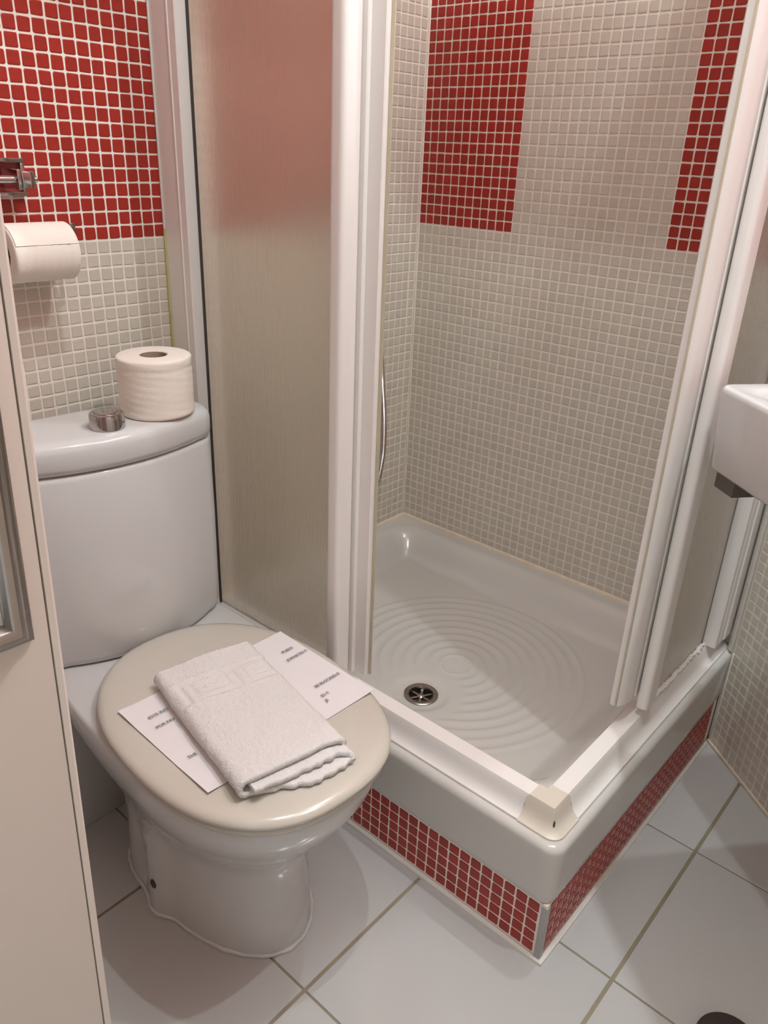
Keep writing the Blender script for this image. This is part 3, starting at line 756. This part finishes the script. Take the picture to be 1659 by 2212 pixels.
for i, (v, w_) in enumerate(pth):
    a = pth[max(i-1, 0)]; b = pth[min(i+1, NP-1)]
    tx, ty = b[0]-a[0], b[1]-a[1]; l = math.hypot(tx, ty); nx_, ny_ = -ty/l, tx/l
    s = i/(NP-1)
    # extra length of the lower layers at the front edge
    ext = 0.0 if s > 0.56 else (0.026 if s > .30 else 0.013)
    if 0.44 < s <= 0.60: ext = 0.026*(0.60-s)/0.16
    if 0.26 < s <= .30: ext = 0.013+0.013*(s-.26)/.04
    for j, uu in enumerate(us):
        L = TLn + ext + 0.004*noise.noise(Vector((v*22, s*6, 3.1))) + (0.004*noise.noise(Vector((v*95, s*9, 7.7))) if s < .56 else 0)
        x = -TLn/2 + uu*L
        puff = 1.0 + 0.10*noise.noise(Vector((v*25, x*22, 0.3)))
        sag = 0.0012*noise.noise(Vector((v*14, x*12, 5+w_*10)))
        back = sstep((0.012-uu*L)/0.012)
        ww = w_*puff + sag*(w_/0.026)
        vv = v + 0.0015*noise.noise(Vector((x*18, w_*60, 2)))
        vv += (0.003*math.sin(x*14))*(1 if abs(v) > hwid*.6 else abs(v)/(hwid*.6))*.4
        for sgn in (1, -1):
            h = HT
            fz = noise.noise(Vector((vv*420, x*420, w_*420+sgn*9)))*0.0009 + noise.noise(Vector((vv*160, x*160, w_*160+sgn*5)))*0.0008
            if s > 0.66 and sgn*ny_ != 0:
                outer = 1 if (sgn*ny_ > 0) else 0
                if outer and ww > 0.015:
                    u_ = uu*L
                    if K0-0.010 < u_ < K1+0.010:
                        fz *= 0.25
                        d = min(segd((v, u_), a_, b_) for a_, b_ in key)
                        h -= 0.0014
                        h += 0.0016*sstep((0.0032-d)/0.0016) if False else 0
                        h += 0.0017*(sstep((d-0.0026)/0.0012))
                        if u_ < K0-0.006 or u_ > K1+0.006: h += 0.0012
            Vt.append((x, vv + nx_*sgn*(h+fz), max(0.0, ww + ny_*sgn*(h+fz))))
def vi(i, j, k): return (i*NU+j)*2+k
Ft = []
for i in range(NP-1):
    for j in range(NU-1):
        Ft.append((vi(i, j, 0), vi(i, j+1, 0), vi(i+1, j+1, 0), vi(i+1, j, 0)))
        Ft.append((vi(i, j, 1), vi(i+1, j, 1), vi(i+1, j+1, 1), vi(i, j+1, 1)))
    Ft.append((vi(i, 0, 0), vi(i+1, 0, 0), vi(i+1, 0, 1), vi(i, 0, 1))); Ft.append((vi(i, NU-1, 0), vi(i, NU-1, 1), vi(i+1, NU-1, 1), vi(i+1, NU-1, 0)))
for j in range(NU-1):
    Ft.append((vi(0, j, 0), vi(0, j, 1), vi(0, j+1, 1), vi(0, j+1, 0))); Ft.append((vi(NP-1, j, 0), vi(NP-1, j+1, 0), vi(NP-1, j+1, 1), vi(NP-1, j, 1)))
link('cloth', me('cloth', Vt, Ft, M_TOWEL, smooth=True), towel)

# ---------------------------------------------------------------- washbasin on the angled wall
def CW(t, d, z): p = W0 + CU*t + CN*d; return (p.x, p.y, z)
basin = empty('washbasin', CW(0.45, 0.004, 0.745), 0); tag(basin, 'white rectangular ceramic washbasin fixed to the angled mosaic wall', 'washbasin')
def relb(o): o.parent = basin; o.matrix_parent_inverse = Matrix.Translation(-Vector(basin.location)); return o
def rr_ring(t0, t1, d0, d1, r, z, seg=6):
    P = []
    for ct, cdd, a0 in ((t1-r, d1-r, 0), (t0+r, d1-r, 90), (t0+r, d0+.001, 180), (t1-r, d0+.001, 270)):
        rr = r if a0 in (0, 90) else .001
        cc = (ct if a0 in (0, 90) else (t0+.001 if a0 == 180 else t1-.001))
        for k in range(seg+1):
            a = R(a0+90*k/seg); P.append(CW(cc+rr*math.cos(a), cdd+rr*math.sin(a), z))
    return P
t0, t1, d0, d1 = 0.2400, 0.80, 0.003, 0.3270
ZS = 0.8650
def hole(t0, t1, d0, d1, r, z, seg=6):
    P = []
    for ct, cdd, a0 in ((t1-r, d1-r, 0), (t0+r, d1-r, 90), (t0+r, d0+r, 180), (t1-r, d0+r, 270)):
        for k in range(seg+1):
            a = R(a0+90*k/seg); P.append(CW(ct+r*math.cos(a), cdd+r*math.sin(a), z))
    return P
rg = [rr_ring(t0+.016, t1-.016, d0, d1-.016, .016, 0.7455), rr_ring(t0+.010, t1-.010, d0, d1-.010, .018, 0.7465), rr_ring(t0+.0075, t1-.0075, d0, d1-.0065, .019, 0.751), rr_ring(t0+.004, t1-.004, d0, d1-.003, .020, 0.80), rr_ring(t0+.001, t1-.001, d0, d1-.0005, .020, 0.856), rr_ring(t0+.0018, t1-.0018, d0, d1-.0014, .019, 0.8615), rr_ring(t0+.0045, t1-.0045, d0, d1-.004, .017, 0.8645), rr_ring(t0+.008, t1-.008, d0, d1-.007, .015, ZS),
      hole(t0+.055, t1-.055, d0+.085, d1-.022, .03, ZS), hole(t0+.060, t1-.060, d0+.090, d1-.027, .03, ZS-.004), hole(t0+.066, t1-.066, d0+.096, d1-.033, .035, ZS-.04), hole(t0+.085, t1-.085, d0+.115, d1-.052, .04, ZS-.085), hole(t0+.20, t1-.20, d0+.15, d1-.11, .03, ZS-.093)]
relb(bm_obj('basin_body', loft(rg), M_CER, angle=50))
bmb = bmesh.new(); 
pts8 = [CW(t, d, z) for z in (0.7185, 0.7450) for t, d in ((0.256, 0.006), (0.300, 0.006), (0.300, 0.306), (0.256, 0.306))]
vs = [bmb.verts.new(p) for p in pts8]
for f in ((0, 1, 2, 3), (4, 7, 6, 5), (0, 4, 5, 1), (1, 5, 6, 2), (2, 6, 7, 3), (3, 7, 4, 0)): bmb.faces.new([vs[i] for i in f])
relb(bm_obj('bracket', bmb, M_STEELD))
bmb = bmesh.new(); 
pts8 = [CW(t, d, z) for z in (0.7185, 0.7450) for t, d in ((0.73, 0.006), (0.76, 0.006), (0.76, 0.262), (0.73, 0.262))]
vs = [bmb.verts.new(p) for p in pts8]
for f in ((0, 1, 2, 3), (4, 7, 6, 5), (0, 4, 5, 1), (1, 5, 6, 2), (2, 6, 7, 3), (3, 7, 4, 0)): bmb.faces.new([vs[i] for i in f])
relb(bm_obj('bracket', bmb, M_STEELD))

# ---------------------------------------------------------------- door leaf at the left with its framed mirror
door1 = box('door_1', (0.710, -2.10, 0.008), (0.7500, -1.3200, 2.03), M_DOOR, bev=0.003); tag(door1, kind='structure', label='open white door leaf at the left edge')
e = prism('door_edge_strip', [(0.7095, -1.3198), (0.7095, -1.3160), (0.712, -1.3130), (0.7475, -1.3130), (0.7500, -1.3155), (0.7500, -1.3198)], 0.008, 2.03, M_DOOR, door1)
mir = empty('framed_mirror', (0.7505, -1.46, 0.822)); tag(mir, 'steel framed mirror panel mounted on the white door', 'mirror')
def relm(o): o.parent = mir; o.matrix_parent_inverse = Matrix.Translation(-Vector(mir.location)); return o
ya, yb, za, zb = -1.700, -1.3325, 0.8195, 1.58
fp = [(0.0, 0.0), (0.0035, 0.0005), (0.0052, 0.0018), (0.0058, 0.0045), (0.0090, 0.0060), (0.0120, 0.0085), (0.0135, 0.0120), (0.0115, 0.0150), (0.0080, 0.0165), (0.0060, 0.0185), (0.0, 0.0190)]
bm = bmesh.new(); corners = [(ya, za, 1, 1), (yb, za, -1, 1), (yb, zb, -1, -1), (ya, zb, 1, -1)]
Lr = [[bm.verts.new((0.7503+h, cy+sy*o_, cz+sz*o_)) for h, o_ in fp] for cy, cz, sy, sz in corners]
for a in range(4):
    b = (a+1) % 4
    for k in range(len(fp)-1): bm.faces.new((Lr[a][k], Lr[a][k+1], Lr[b][k+1], Lr[b][k]))
relm(bm_obj('mirror_frame', bm, M_STEEL, angle=50))
relm(box('mirror_glass', (0.7503, ya+.016, za+.016), (0.7535, yb-.016, zb-.016), M_MIRROR))
# the leaf hangs slightly out of plumb
bpy.context.view_layer.update()
PV = Vector((0.73, -1.3130, 0.66)); TL = Matrix.Translation(PV) @ Matrix.Rotation(-0.0234, 4, 'X') @ Matrix.Translation(-PV)
door1.matrix_world = TL @ door1.matrix_world; mir.matrix_world = TL @ mir.matrix_world

# ---------------------------------------------------------------- dark rounded object at the lower right edge
bn = bmesh.new(); A = []
ctr = Vector((1.168, -0.655)); rad = 0.046
arcp = [(ctr.x+rad*math.cos(R(a)), ctr.y+rad*math.sin(R(a))) for a in range(58, 300, 11)]
for z in (0.0005, 0.018): A.append([bn.verts.new((x, y, z)) for x, y in arcp])
n = len(arcp)
for i in range(n): bn.faces.new((A[0][i], A[0][(i+1) % n], A[1][(i+1) % n], A[1][i]))
bn.faces.new(A[0]); bn.faces.new(A[1])
bmesh.ops.recalc_face_normals(bn, faces=bn.faces)
bmesh.ops.bevel(bn, geom=[e for e in bn.edges if all(v.co.z > .01 for v in e.verts)], offset=.004, segments=2, profile=.5, affect='EDGES')
dk = bm_obj('floor_bin_base', bn, M_BIN); tag(dk, 'dark brown rounded base just showing at the lower right edge', 'bin')
